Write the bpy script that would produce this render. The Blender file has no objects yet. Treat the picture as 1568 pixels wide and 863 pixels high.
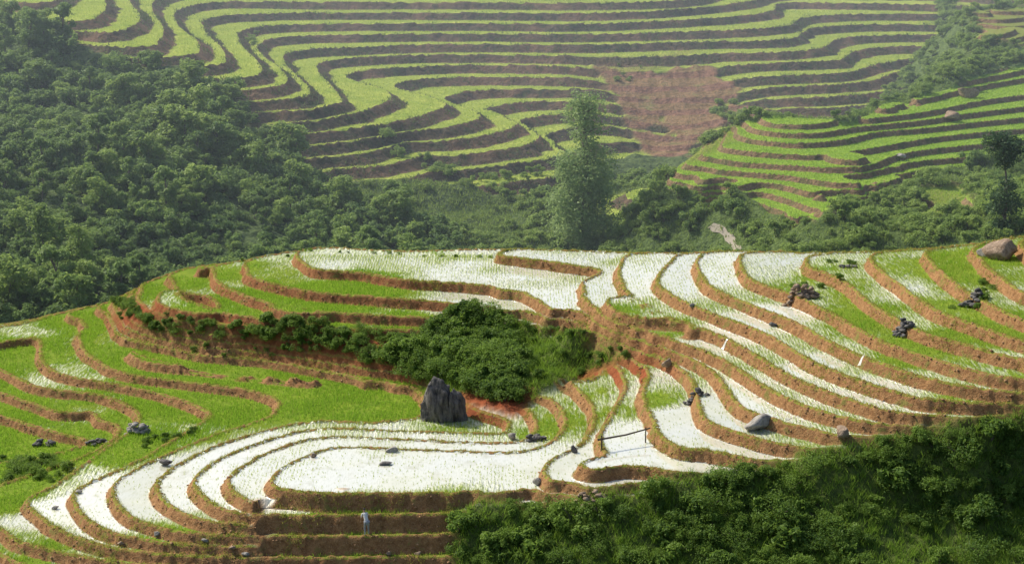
import bpy, bmesh, math, random
import numpy as np
from mathutils import Vector, noise as mnoise
rng=np.random.default_rng(7); random.seed(7)
H=45.0; PITCH=math.radians(15); FP=1568*60/36.0
SP,CP=math.sin(PITCH),math.cos(PITCH)
# ---------------------------------------------------------------- survey helpers (sight line -> world)
def ray(u,v):
    a=(u-784)/FP; b=(431.5-v)/FP
    return np.array([a, CP+SP*b, -SP+CP*b])
def atz(u,v,z):
    d=ray(u,v); s=(z-H)/d[2]; return np.array([d[0]*s,d[1]*s,z])
def aty(u,v,Y):
    d=ray(u,v); s=Y/d[1]; return np.array([d[0]*s,Y,H+d[2]*s])
def cubic_M(pos,n):
    pos=np.clip(pos,0,n-1-1e-6); i=np.floor(pos).astype(int); f=pos-i
    M=np.zeros((len(pos),n)); r=np.arange(len(pos))
    w=[-.5*f+f**2-.5*f**3, 1-2.5*f**2+1.5*f**3, .5*f+2*f**2-1.5*f**3, -.5*f**2+.5*f**3]
    for k in range(4):
        np.add.at(M,(r,np.clip(i+k-1,0,n-1)),w[k])
    return M
def ngrid(xs,ys,cell,seed=0):
    r=np.random.default_rng(seed)
    nx=int((xs[-1]-xs[0])/cell)+4; ny=int((ys[-1]-ys[0])/cell)+4
    R=r.uniform(-1,1,(ny,nx))
    return cubic_M((ys-ys[0])/cell+1,ny)@R@cubic_M((xs-xs[0])/cell+1,nx).T
def spline(P,sp):
    P=np.array(P,float); out=[]
    Q=np.vstack([2*P[0]-P[1],P,2*P[-1]-P[-2]])
    for i in range(1,len(Q)-2):
        L=np.linalg.norm(Q[i+1]-Q[i]); n=max(1,int(L/sp))
        for j in range(n):
            f=j/n
            out.append(.5*((2*Q[i])+(-Q[i-1]+Q[i+1])*f+(2*Q[i-1]-5*Q[i]+4*Q[i+1]-Q[i+2])*f*f+(-Q[i-1]+3*Q[i]-3*Q[i+1]+Q[i+2])*f**3))
    out.append(P[-1]); return np.array(out)
def tps(pts,vals,xs,ys,lam,S):
    P=np.array(pts)/S; n=len(P)
    c=P.mean(0); P=P-c
    def K(A,B):
        d2=((A[:,None,:]-B[None,:,:])**2).sum(2)+1e-12
        return .5*d2*np.log(d2)
    A=np.zeros((n+3,n+3)); A[:n,:n]=K(P,P)+lam*np.eye(n)
    A[:n,n]=1;A[:n,n+1:]=P;A[n,:n]=1;A[n+1:,:n]=P.T
    sol=np.linalg.solve(A,np.concatenate([vals,[0,0,0]]))
    X,Y=np.meshgrid(xs,ys); G=np.stack([X.ravel(),Y.ravel()],1)/S-c
    out=np.zeros(len(G))
    for s in range(0,len(G),6000):
        g=G[s:s+6000]; out[s:s+6000]=K(g,P)@sol[:n]+sol[n]+g@sol[n+1:]
    return out.reshape(X.shape)
class Sheet:
    def __init__(s,x0,x1,y0,y1,res,cres,pts,vals,step,z0,lam,S):
        s.x0,s.y0,s.res,s.step,s.z0=x0,y0,res,step,z0
        s.xs=np.arange(x0,x1+1e-6,res); s.ys=np.arange(y0,y1+1e-6,res)
        cx=np.arange(x0,x1+cres,cres); cy=np.arange(y0,y1+cres,cres)
        T=tps(pts,np.array(vals,float),cx,cy,lam,S)
        s.T=cubic_M((s.ys-y0)/cres,len(cy))@T@cubic_M((s.xs-x0)/cres,len(cx)).T
        s.Z=z0+step*s.T
        s.X,s.Y=np.meshgrid(s.xs,s.ys)
    def h(s,x,y,A=None):
        A=s.Z if A is None else A
        fx=np.clip((np.asarray(x)-s.x0)/s.res,0,len(s.xs)-1.001); fy=np.clip((np.asarray(y)-s.y0)/s.res,0,len(s.ys)-1.001)
        i=np.asarray(fx).astype(int); j=np.asarray(fy).astype(int)
        a=fx-i;b=fy-j
        return (A[j,i]*(1-a)+A[j,i+1]*a)*(1-b)+(A[j+1,i]*(1-a)+A[j+1,i+1]*a)*b
    def ground(s,u,v):
        d=ray(u,v); Y=np.arange(s.ys[0]+.5,s.ys[-1]-.5,s.res)
        X=Y*d[0]/d[1]; z=H+Y*d[2]/d[1]; hh=s.h(X,Y)
        k=np.where((hh>z)&(X>s.xs[0])&(X<s.xs[-1]))[0]
        i=k[0] if len(k) else int(np.argmin(np.abs(hh-z)))
        return np.array([X[i],Y[i],hh[i]])
    def poly(s,P):
        return inpoly(np.array([s.ground(u,v)[:2] for u,v in P]),s.X,s.Y)
def inpoly(Q,X,Y):
    m=np.zeros(np.shape(X),bool); n=len(Q)
    for i in range(n):
        x1,y1=Q[i]; x2,y2=Q[(i+1)%n]
        if y1==y2: continue
        c=((y1>Y)!=(y2>Y))&(X<(x2-x1)*(Y-y1)/(y2-y1)+x1); m^=c
    return m
def blur(M,n):
    M=M.astype(float)
    for _ in range(2):
        for ax in (0,1):
            p=np.cumsum(np.insert(np.pad(M,[(n,n) if a==ax else (0,0) for a in (0,1)],mode='edge'),0,0,axis=ax),axis=ax)
            k=2*n+1
            M=(np.take(p,range(k,p.shape[ax]),axis=ax)-np.take(p,range(0,p.shape[ax]-k),axis=ax))/k
    return M
def ragged(M,n,nz,amp=.35):
    return np.clip((blur(M,n)+amp*nz-.5)*6+.5,0,1)
def link(o): bpy.context.scene.collection.objects.link(o); return o
def mk(name,V,F,attrs=None,mat=None,smooth=False,do_link=True):
    V=np.asarray(V,np.float32);F=np.asarray(F,np.int32); me=bpy.data.meshes.new(name)
    me.vertices.add(len(V)); me.vertices.foreach_set('co',V.ravel())
    k=F.shape[1]; me.loops.add(F.size); me.loops.foreach_set('vertex_index',F.ravel())
    me.polygons.add(len(F)); me.polygons.foreach_set('loop_start',np.arange(0,F.size,k,dtype=np.int32))
    me.polygons.foreach_set('loop_total',np.full(len(F),k,np.int32))
    if smooth: me.polygons.foreach_set('use_smooth',np.ones(len(F),bool))
    for n,a in (attrs or {}).items():
        at=me.attributes.new(n,'FLOAT','POINT'); at.data.foreach_set('value',np.asarray(a,np.float32).ravel())
    me.update(calc_edges=True)
    o=bpy.data.objects.new(name,me)
    if mat: me.materials.append(mat)
    if do_link: link(o)
    return o
# ---------------------------------------------------------------- node helper
class M:
    def __init__(s,name):
        s.m=bpy.data.materials.new(name); s.m.use_nodes=True; s.nt=s.m.node_tree; s.nt.nodes.clear()
        s.out=s.nt.nodes.new('ShaderNodeOutputMaterial')
    def n(s,t,**k):
        x=s.nt.nodes.new(t)
        for a,b in k.items(): setattr(x,a,b)
        return x
    def set(s,sock,v):
        if isinstance(v,bpy.types.NodeSocket): s.nt.links.new(v,sock)
        elif isinstance(v,tuple) and len(v)==3 and sock.type=='RGBA': sock.default_value=(*v,1)
        else: sock.default_value=v
    def ma(s,op,a,b=0.0,c=None,clamp=False):
        x=s.n('ShaderNodeMath',operation=op); x.use_clamp=clamp
        s.set(x.inputs[0],a); s.set(x.inputs[1],b)
        if c is not None: s.set(x.inputs[2],c)
        return x.outputs[0]
    def mr(s,v,a,b,c=0.,d=1.):
        x=s.n('ShaderNodeMapRange'); x.clamp=True
        for i,q in enumerate((v,a,b,c,d)): s.set(x.inputs[i],q)
        return x.outputs[0]
    def mix(s,f,a,b):
        x=s.n('ShaderNodeMix',data_type='RGBA'); s.set(x.inputs[0],f); s.set(x.inputs[6],a); s.set(x.inputs[7],b); return x.outputs[2]
    def at(s,nm): return s.n('ShaderNodeAttribute',attribute_name=nm).outputs['Fac']
    def pos(s,sc=None):
        p=s.n('ShaderNodeNewGeometry').outputs['Position']
        if sc:
            x=s.n('ShaderNodeMapping'); s.nt.links.new(p,x.inputs[0]); x.inputs[3].default_value=sc; return x.outputs[0]
        return p
    def no(s,scale,det=3,vec=None,rough=.6):
        x=s.n('ShaderNodeTexNoise'); x.inputs['Scale'].default_value=scale; x.inputs['Detail'].default_value=det
        x.inputs['Roughness'].default_value=rough
        s.nt.links.new(vec or s.pos(),x.inputs['Vector']); return x.outputs['Fac']
    def bump(s,h,st,dist):
        x=s.n('ShaderNodeBump'); s.set(x.inputs['Height'],h); x.inputs['Strength'].default_value=st; x.inputs['Distance'].default_value=dist; return x.outputs[0]
    def pb(s,col,rough,normal=None,spec=.3,metal=None):
        x=s.n('ShaderNodeBsdfPrincipled'); s.set(x.inputs['Base Color'],col); s.set(x.inputs['Roughness'],rough)
        s.set(x.inputs['Specular IOR Level'],spec)
        if metal is not None: s.set(x.inputs['Metallic'],metal)
        if normal: s.nt.links.new(normal,x.inputs['Normal'])
        return x.outputs[0]
    def done(s,sh): s.nt.links.new(sh,s.out.inputs[0]); return s.m
def leaf_mat(name,c1,c2,trans=.35,hue=None,con=1.2):
    m=M(name); rnd=m.n('ShaderNodeObjectInfo').outputs['Random']; tone=m.at('tone')
    f=m.ma('ADD',m.ma('MULTIPLY',tone,.5),m.ma('MULTIPLY',rnd,.5))
    big=m.no(.12,3)
    f=m.ma('ADD',f,m.ma('MULTIPLY',m.ma('SUBTRACT',big,.5),con),clamp=True)
    col=m.mix(f,c1,c2)
    d=m.pb(col,.6,spec=.2); t=m.n('ShaderNodeBsdfTranslucent'); m.set(t.inputs[0],m.mix(.5,col,tuple(min(1,x*1.8) for x in c2)))
    x=m.n('ShaderNodeMixShader'); x.inputs[0].default_value=trans
    m.nt.links.new(d,x.inputs[1]); m.nt.links.new(t.outputs[0],x.inputs[2]); return m.done(x.outputs[0])

# ================================================================ NEAR HILL
def zm(t):
    t=np.asarray(t,float); return np.where(t<8,.5*t,4+.66*(t-8))
C={}
C[0]=[[(-60,628),(0,638),(80,662),(130,678),(60,700),(-60,715)],[(-60,830),(0,850),(60,876),(200,888),(450,894),(700,890)]]
C[1]=[[(-60,590),(0,603),(90,633),(180,655),(150,688),(60,722),(-30,755),(-30,790),(0,812),(25,830),(110,851),(215,866),(400,872),(680,870)]]
C[2]=[[(-60,545),(0,568),(60,594),(150,606),(205,630),(200,655),(140,700),(90,738),(38,766),(50,786),(110,822),(190,843),(300,854),(500,857),(690,855)]]
C[3]=[[(-20,527),(55,520),(62,553),(100,576),(190,592),(270,612),(318,634),(295,655),(210,705),(118,748),(112,772),(135,800),(190,823),(240,832),(330,836),(500,837),(700,834)]]
C[4]=[[(118,490),(120,530),(155,558),(200,575),(300,588),(385,600),(425,618),(400,642),(330,664),(240,702),(172,742),(188,785),(250,811),(330,821),(500,824),(705,821)]]
C[5]=[[(163,482),(180,513),(225,545),(340,566),(450,576),(560,586),(636,602),(645,636),(570,646),(490,645),(400,660),(300,695),(238,738),(258,775),(310,797),(370,804),(500,805),(708,802)]]
C[6]=[[(176,478),(200,505),(300,530),(400,540),(560,565),(650,580),(720,625),(775,645),(770,662),(700,662),(600,659),(490,656),(400,676),(330,706),(294,736),(318,768),(365,787),(450,792),(712,789)]]
C[7]=[[(187,474),(210,498),(300,520),(400,530),(560,554),(650,570),(740,606),(800,625),(818,650),(805,672),(740,677),(640,673),(500,669),(425,686),(372,712),(347,738),(372,764),(415,774),(520,772),(718,771)]]
C[8]=[[(197,470),(222,492),(300,509),(400,518),(560,542),(650,556),(760,592),(840,612),(862,640),(850,668),(800,690),(700,690),(600,686),(520,684),(455,702),(415,732),(435,750),(520,758),(640,758),(740,757),(820,752),(850,757)]]
C[9]=[[(212,462),(235,480),(295,497),(400,506),(560,522),(660,524),(760,545),(850,575),(895,610),(908,640),(895,675),(850,700),(832,720),(845,740),(895,748)]]
C[10]=[[(262,428),(275,450),(325,475),(420,493),(520,504),(660,507),(760,506),(850,520),(920,548),(955,585),(940,625),(916,665),(925,695),(955,715),(1025,724)]]
C[11]=[[(325,412),(335,436),(415,466),(520,480),(650,487),(750,490),(850,503),(930,532),(985,570),(982,605),(1000,648),(1018,674),(1080,690),(1165,706)]]
C[12]=[[(375,404),(385,425),(470,447),(600,458),(700,466),(780,482),(860,497),(950,528),(1020,553),(1055,582),(1066,612),(1078,642),(1130,664),(1190,680),(1245,690)]]
C[13]=[[(455,392),(475,411),(560,420),(620,430),(720,436),(800,450),(845,476),(878,492),(960,515),(1045,544),(1090,570),(1112,600),(1140,628),(1210,650),(1290,668)]]
C[14]=[[(765,387),(790,395),(850,403),(918,416),(890,432),(903,468),(945,497),(1050,530),(1110,555),(1165,590),(1230,622),(1330,648),(1420,655)]]
C[15]=[[(955,392),(945,415),(960,450),(1000,478),(1080,505),(1140,535),(1200,572),(1270,602),(1360,630),(1470,643)]]
C[16]=[[(1035,391),(1003,430),(1040,460),(1100,485),(1170,512),(1240,553),(1320,585),(1420,612),(1568,622)]]
C[17]=[[(1072,389),(1064,405),(1082,436),(1130,460),(1210,492),(1280,530),(1360,562),(1460,590),(1600,607)]]
C[18]=[[(1135,389),(1132,405),(1150,430),(1210,452),(1270,480),(1340,520),(1420,548),(1520,575),(1640,590)]]
C[19]=[[(1240,391),(1232,408),(1285,428),(1330,465),(1400,505),(1480,530),(1568,552),(1640,560)]]
C[20]=[[(1330,392),(1340,410),(1380,440),(1430,475),(1500,502),(1568,524),(1640,532)]]
C[21]=[[(1415,386),(1425,405),(1460,435),(1510,465),(1568,492),(1640,502)]]
C[22]=[[(1490,380),(1500,400),(1530,425),(1568,450),(1640,470)]]
C[23]=[[(1560,372),(1580,395),(1640,425)]]
pts=[];vals=[]
for k,ls in C.items():
    for l in ls:
        P=spline([atz(u,v,float(zm(k)))[:2] for u,v in l],1.6)
        pts+=list(P); vals+=[k]*len(P)
for u,v,t in [(-60,510,2.5),(0,505,3.4),(100,480,3.9),(170,466,6),(215,438,9),(300,412,11),(380,399,12.5),(480,384,13.4),(580,388,13.6),(680,387,13.8),(740,386,13.95),(800,386,14.3),(900,390,14.6),(1000,391,15.6),(1100,389,17.5),(1190,389,18.6),(1290,391,19.6),(1380,388,20.6),(1460,383,21.5),(1530,374,22.6),(1640,360,23.6)]:
    p=atz(u,v,float(zm(t))); pts.append(p[:2]); vals.append(t)
    pts.append(p[:2]+[0,6]); vals.append(t-2.3)
    pts.append(p[:2]+[0,20]); vals.append(t-14 if t>8 else t-10)
for u,v,t in [(800,863,2.4),(950,863,2.8),(1100,863,3.2),(1300,863,4),(1568,863,4.5),(800,810,5),(1000,790,6.6),(1200,770,8),(1400,750,9),(1568,730,10),(1700,863,5),(1700,700,11),(860,775,7),(1000,742,9),(1100,728,10),
  (500,603,4.55),(600,622,4.6),(550,628,4.5),(460,612,4.4),(480,630,4.4),(440,640,4.3),(350,620,3.6),(280,640,2.7),(600,720,8.4),(500,722,8.3),(700,722,8.5),(780,722,8.6),(600,740,8.2),(720,740,8.3),(230,660,2.2),
  (300,465,9.6),(60,640,.6),(130,640,.8),(100,610,1.6)]:
    p=atz(u,v,float(zm(t))); pts.append(p[:2]); vals.append(t)
for x,y,t in [(-55,72,-6),(0,70,-8),(50,70,-10),(-30,72,-7),(30,75,-7),(-55,90,-3),(55,92,-1)]:
    pts.append(np.array([x,y])); vals.append(t)
near=Sheet(-54,56,72,168,.135,.5,pts,vals,.5,0,9e-5,50.)
near.Z=zm(near.T)
wild=near.poly([(700,800),(715,768),(800,768),(900,757),(1020,730),(1180,710),(1280,680),(1400,662),(1500,648),(1568,628),(1700,610),(1700,900),(1400,930),(690,900)])|(near.Y<91)
bankP=[(165,482),(200,470),(260,488),(400,505),(560,520),(660,518),(720,470),(790,490),(860,500),(955,540),(955,560),(900,575),(830,600),(790,640),(720,625),(650,590),(640,566),(560,550),(400,526),(230,506),(180,498)]
bank=near.poly(bankP)
xs,ys=near.xs,near.ys
n1=ngrid(xs,ys,2.2,1)*.5+ngrid(xs,ys,.8,2)*.3; n2=ngrid(xs,ys,.3,3); n3=ngrid(xs,ys,7,4); n4=ngrid(xs,ys,2.5,5)
WT=[(600,730,1),(480,740,1),(700,690,.9),(400,680,.9),(300,730,.95),(200,760,.95),(80,780,.9),(300,830,.35),(500,840,.2),(650,800,.3),(500,788,.1),(600,820,.1),(880,700,.95),(870,640,.3),(960,690,.95),(960,620,.2),(1040,640,1),(1080,680,1),(1110,630,1),(1200,610,.55),(1250,650,.35),(200,430,.1),(250,450,.3),(350,420,.35),(500,400,.5),(500,440,.15),(500,470,.05),(600,500,.1),(720,405,.55),(750,455,.75),(820,430,.6),(930,450,.8),(980,430,.65),(1000,500,.25),(1040,420,.65),(1100,410,.6),(1100,450,.4),(1190,405,.65),(1200,450,.35),(1180,475,.9),(1130,500,.85),(1250,560,.7),(1350,590,.55),(1330,425,.35),(1400,440,.6),(1350,480,.2),(1450,400,.3),(1420,470,.25),(1450,430,.25),(1450,520,.15),(1500,560,.3),(1300,500,.2),(1400,540,.15),(1540,440,.4),(1540,500,.15),(1300,400,.35),(450,610,0),(560,620,0),(350,610,0),(250,560,0),(200,540,.15),(120,560,.2),(150,510,.3),(30,540,.1),(50,580,.35),(100,620,.25),(30,620,.1),(200,670,0),(50,690,0),(20,760,.1),(30,830,.25),(700,650,.3),(560,650,.5),(900,520,.1),(950,500,.3),(300,660,.3),(1200,520,.3),(1280,570,.3)]
cxs=np.arange(xs[0],xs[-1]+1,1.);cys=np.arange(ys[0],ys[-1]+1,1.)
CX,CY=np.meshgrid(cxs,cys); num=0;den=0
for u,v,w_ in WT:
    g=near.ground(u,v); q=1/((CX-g[0])**2+((CY-g[1])*1.3)**2+.6)**1.7; num=num+q*w_; den=den+q
Wc=num/den
wet=cubic_M((ys-ys[0]),len(cys))@Wc@cubic_M((xs-xs[0]),len(cxs)).T
wet=np.clip(wet+.10*n3+.12*n4,0,1)
T=near.T+.035*n1
# where the spur is steepest the farmers built one tall wall instead of two low ones
dbl=(near.X+1.2*n4>-15.5)&(near.X<0)&(near.Y<101.3)&(T<8)&(T>-2)
seam=np.clip(blur((dbl^np.roll(dbl,1,axis=1)),2)*9,0,1)*(T<7.9)
sc_=np.where(dbl,2.,1.)
gy,gx=np.gradient(T,near.res); g=np.sqrt(gx**2+gy**2)+1e-4
g=g/sc_; T=T/sc_
w=np.clip((.34+.08*n4)*g*np.where(dbl,1.5,1.),.004,.6)
k=np.floor(T); f=T-k
r=np.clip((f-(1-w))/w,0,1); rs=r*r*(3-2*r)*.5+r*.5
lip=np.clip(1-np.abs(f-.16*g)/(.16*g),0,1)
za=zm(sc_*k); zb_=zm(sc_*(k+1))
Zt=za+(zb_-za)*rs+.12*np.minimum(lip*1.6,1)*(1-np.clip(r*8,0,1))*(1+.6*n2)+ (r>0)*(r<1)*.11*n2 + .012*n1
wl=blur(np.maximum(wild,bank),3)
near.Z=Zt*(1-wl)+wl*(zm(T*sc_)+.25*n1+.1*n2)
near.f,near.g,near.r,near.wl,near.wet=f,g,r,wl,wet
ny,nx=near.X.shape
def gridfaces(ny,nx):
    i=np.arange(ny*nx).reshape(ny,nx); return np.stack([i[:-1,:-1],i[:-1,1:],i[1:,1:],i[1:,:-1]],-1).reshape(-1,4)
redm=blur(near.poly([(150,480),(200,470),(400,500),(640,520),(650,590),(560,565),(400,540),(180,508)])|near.poly([(880,560),(1000,545),(1040,575),(960,590),(880,580)])|near.poly([(690,600),(820,600),(800,650),(700,645)]),5)
red2=blur(near.poly([(260,430),(380,400),(700,420),(740,510),(500,515),(300,490)]),9)
redc=np.maximum(redm,red2*.4)
m=M('terrace_soil_and_paddy')
t=m.at('t'); wA=m.at('w'); gA=m.at('g'); wetA=m.at('wet'); wlA=m.at('wild'); redA=m.at('red'); seA=m.at('seam')
nf=m.no(3.,5); nm=m.no(.7,3); nh=m.no(14,3); nb=m.no(.18,2)
fr=m.ma('FRACT',t)
wn=m.n('ShaderNodeTexWhiteNoise',noise_dimensions='1D'); m.set(wn.inputs['W'],m.ma('FLOOR',t)); lev=wn.outputs['Value']
ris=m.mr(fr,m.ma('SUBTRACT',1.,m.ma('MULTIPLY',wA,1.3)),m.ma('SUBTRACT',1.,m.ma('MULTIPLY',wA,1.0)))
ris=m.ma('MAXIMUM',ris,seA)
lipw=m.ma('MULTIPLY',gA,m.mr(nf,.3,.7,.12,.6))
lipm=m.ma('SUBTRACT',1.,m.mr(fr,m.ma('MULTIPLY',lipw,.7),lipw))
rows=m.no(4.,2,m.pos((1.2,.25,.3))); rows2=m.no(6.,3,m.pos((2.,.3,.3)))
green=m.mix(m.mr(nm,.3,.7),(.13,.22,.02),(.22,.30,.03))
mud_sheen=m.mix(m.mr(m.ma('ADD',m.ma('MULTIPLY',nb,.8),m.ma('MULTIPLY',lev,.2)),.38,.62),(.60,.61,.49),(.82,.82,.72))  # silt whitened: bright sky reflection painted into the flooded paddies' base colour
mud_sheen=m.mix(m.mr(rows2,.5,.68,0.,.3),mud_sheen,(.34,.38,.18))
mud_sheen=m.mix(m.mr(nm,.56,.72,0.,.5),mud_sheen,(.48,.46,.29))
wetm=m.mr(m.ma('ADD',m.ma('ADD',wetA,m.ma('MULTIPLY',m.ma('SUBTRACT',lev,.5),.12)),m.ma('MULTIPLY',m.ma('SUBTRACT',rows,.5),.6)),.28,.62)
tread=m.mix(wetm,green,mud_sheen)
lipc=m.mix(m.mr(nf,.42,.58),(.22,.25,.04),(.29,.17,.07))
earth=m.mix(m.mr(nf,.3,.7),(.19,.092,.038),(.40,.225,.10))
earth=m.mix(m.ma('MULTIPLY',m.mr(nh,.55,.7),.6),earth,(.52,.35,.20))
earth=m.mix(m.mr(nh,.45,.3,0.,.6),earth,(.08,.046,.022))
earth=m.mix(redA,earth,m.mix(nf,(.15,.04,.018),(.40,.13,.055)))
earth=m.mix(m.mr(m.ma('ADD',m.ma('MULTIPLY',nm,.6),m.ma('MULTIPLY',nf,.4)),.54,.62,0.,.65),earth,(.13,.17,.035))
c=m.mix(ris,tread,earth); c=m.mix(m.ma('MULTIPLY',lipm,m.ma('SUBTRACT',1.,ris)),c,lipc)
wc=m.mix(m.mr(nf,.35,.65),(.06,.09,.025),(.13,.17,.04)); wc=m.mix(redA,wc,m.mix(nf,(.15,.038,.018),(.40,.12,.05)))
c=m.mix(wlA,c,wc)
wmask=m.ma('MULTIPLY',m.ma('MULTIPLY',wetm,m.ma('SUBTRACT',1.,ris)),m.ma('MULTIPLY',m.ma('SUBTRACT',1.,lipm),m.ma('SUBTRACT',1.,wlA)))
rough=m.mr(wmask,0.,1.,.95,.07)
bs=m.ma('MULTIPLY',m.ma('ADD',m.ma('MULTIPLY',nf,1.),m.ma('MULTIPLY',nh,.5)),m.ma('SUBTRACT',1.,m.ma('MULTIPLY',wmask,.99)))
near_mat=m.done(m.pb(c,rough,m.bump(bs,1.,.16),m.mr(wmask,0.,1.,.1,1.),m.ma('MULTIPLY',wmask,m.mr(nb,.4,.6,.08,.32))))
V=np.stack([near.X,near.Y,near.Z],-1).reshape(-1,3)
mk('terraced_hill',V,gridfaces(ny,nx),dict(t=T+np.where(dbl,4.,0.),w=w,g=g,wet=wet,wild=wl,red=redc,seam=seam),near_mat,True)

# ================================================================ FAR HILLSIDE
SF=1.5; Z0F=-18.
F={}
F[19]=[[(-60,-5),(40,5),(90,0),(110,-20)]]
F[18]=[[(-60,15),(30,28),(90,35),(140,30),(162,12),(155,-12)]]
F[17]=[[(75,46),(150,50),(200,42),(215,25),(200,5),(190,-18)]]
F[16]=[[(125,68),(200,72),(240,65),(250,45),(235,20),(240,0),(300,-12),(500,-12),(700,-11),(900,-11),(1050,-20)]]
F[15]=[[(190,88),(250,88),(300,82),(303,65),(272,38),(275,14),(350,3),(500,4),(700,4),(900,5),(1050,0),(1130,-15),(1300,-25),(1450,-22)]]
F[14]=[[(260,104),(320,101),(345,91),(335,70),(315,50),(322,28),(450,20),(700,20),(900,21),(1050,14),(1150,2),(1190,-8),(1300,-10),(1450,-8)]]
F[13]=[[(330,121),(380,118),(402,108),(390,90),(368,66),(372,47),(450,38),(700,36),(900,37),(1060,30),(1140,24),(1185,16),(1195,5),(1300,5),(1450,8)]]
F[12]=[[(375,138),(420,133),(440,125),(430,105),(402,86),(396,68),(450,56),(700,52),(900,53),(1080,48),(1150,45),(1215,38),(1225,28),(1300,22),(1450,22)]]
F[11]=[[(400,155),(450,151),(475,141),(455,118),(437,98),(445,80),(550,72),(700,68),(900,69),(1080,64),(1180,62),(1225,55),(1236,45),(1320,38),(1450,38)]]
F[10]=[[(415,171),(480,168),(522,158),(510,135),(490,113),(490,97),(560,88),(700,84),(930,86),(1100,82),(1200,80),(1262,73),(1278,62),(1330,55),(1460,53)]]
F[9]=[[(430,190),(500,182),(560,168),(600,150),(580,134),(530,120),(560,108),(650,102),(750,100),(930,102),(1100,100),(1200,96),(1285,92),(1305,80),(1360,72),(1470,70)]]
F[8]=[[(450,207),(520,200),(600,188),(660,172),(682,160),(650,146),(605,134),(640,122),(750,118),(930,120),(1120,118),(1230,115),(1300,111),(1338,100),(1400,90),(1480,88)]]
F[7]=[[(465,225),(540,216),(600,206),(700,192),(735,178),(710,164),(680,152),(720,140),(800,137),(940,137),(1140,135),(1250,131),(1335,124),(1370,112),(1450,105)]]
F[6]=[[(480,243),(560,235),(620,219),(700,214),(765,202),(792,188),(770,176),(740,168),(790,158),(850,155),(950,156),(1160,151),(1260,149),(1350,141),(1420,125)]]
F[5]=[[(495,263),(560,256),(625,245),(700,238),(790,226),(826,210),(810,197),(795,187),(840,176),(950,174),(1060,175),(1180,167),(1260,166),(1350,158)]]
F[4]=[[(520,280),(600,276),(655,265),(710,260),(790,250),(862,238),(850,222),(835,210),(880,195),(960,192),(1060,195),(1200,184),(1300,182)]]
F[3]=[[(590,298),(680,292),(780,280),(840,272),(880,256),(872,240),(900,225),(985,212),(1060,212),(1150,205)]]
F[2]=[[(640,318),(760,305),(860,290),(920,262),(985,240),(1060,232)]]
pts=[];vals=[]
for k_,ls in F.items():
    for l in ls:
        P=spline([atz(u,v,Z0F+SF*k_)[:2] for u,v in l],5.)
        pts+=list(P); vals+=[k_]*len(P)
def addz(x,y,z): pts.append(np.array([x,y])); vals.append((z-Z0F)/SF)
for u,v,Y in [(-80,60,320),(0,60,322),(0,130,300),(-80,200,280),(150,120,305),(150,250,262),(0,250,262),(300,160,290),(300,250,266),(420,260,272),(-60,400,225),(0,400,225),(150,400,228),(300,400,232),(450,385,238),(0,500,205),(200,500,205),(450,320,256),(620,345,256),(750,385,250),(900,385,252),(900,330,264),(1000,290,275),(1050,385,250)]:
    p=aty(u,v,Y); addz(*p)
for q in [(45,255,-18),(70,235,-18),(95,270,-15),(70,290,-15),(52,290,-15),(60,308,-13),(115,310,-6),(110,200,-18),(40,200,-20),(0,190,-21),(-60,170,-22),(60,160,-22),(-150,160,-18),(150,160,-14),(-150,330,12),(-160,420,30),(150,400,8),(160,330,2),
          (-100,440,30),(0,470,24),(100,480,20),(-150,520,50),(0,520,44),(150,520,36),(-150,560,65),(0,560,60),(150,560,55)]: addz(*q)
far=Sheet(-165,165,152,560,.55,2.,pts,vals,SF,Z0F,3e-5,120.)
xs,ys=far.xs,far.ys
n1=ngrid(xs,ys,7,11)*.5+ngrid(xs,ys,2.5,12)*.3; n2=ngrid(xs,ys,1.2,13); n5=ngrid(xs,ys,3.2,14)
far.Z=Z0F+SF*far.T
forestP=[(-120,20),(0,30),(60,52),(130,78),(200,96),(280,110),(350,135),(385,170),(420,210),(455,250),(490,285),(560,315),(640,345),(700,375),(700,420),(400,500),(-120,540)]
def wpoly(S,P): return np.array([S.ground(u,v)[:2] for u,v in P])
forestW=wpoly(far,forestP); 
forest=inpoly(forestW,far.X,far.Y)|(far.X<-118)
slipP=[(925,112),(905,100),(930,94),(985,104),(1040,92),(1090,96),(1100,112),(1128,128),(1152,168),(1105,182),(1070,212),(1035,234),(990,238),(975,205),(955,182),(950,150)]
sl0=far.poly(slipP)
slip=np.clip((blur(sl0,2)+.75*n1+.35*n5+.2*n2-.45)*3.5+.5,0,1)*(blur(sl0,6)>.08)
valley=far.T<2.2
spurW=wpoly(far,[(480,275),(640,275),(760,300),(830,330),(800,350),(640,345),(520,320)])
wildF=np.maximum(ragged(forest|valley|inpoly(spurW,far.X,far.Y)|(far.X>98)&(far.Y<330)|(far.T>21),3,n1,.4),slip*.88)
redF=np.maximum(slip,.9*blur(far.poly([(340,150),(400,165),(440,200),(480,250),(520,285),(490,290),(440,240),(400,200)])|far.poly([(870,88),(1000,88),(1060,62),(1080,75),(1000,100),(950,135),(930,130),(920,100)]),3))
T=far.T+.04*n1
gy,gx=np.gradient(T,far.res); g=np.sqrt(gx**2+gy**2)+1e-4
w=np.clip((2.3+.5*n5)*g,.004,.60); k=np.floor(T); f=T-k; r=np.clip((f-(1-w))/w,0,1)
Zt=Z0F+SF*(k+r)+.3*np.clip(1-f/(.5*g),0,1)*(r<=0)+(r>0)*(r<1)*.25*n2
far.Z=Zt*(1-wildF)+wildF*(Z0F+SF*T+(.9*n1+.3*n2)*(1-.55*slip))-blur(sl0,8)*2.0
far.f,far.g,far.r,far.wl=f,g,r,wildF
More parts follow.
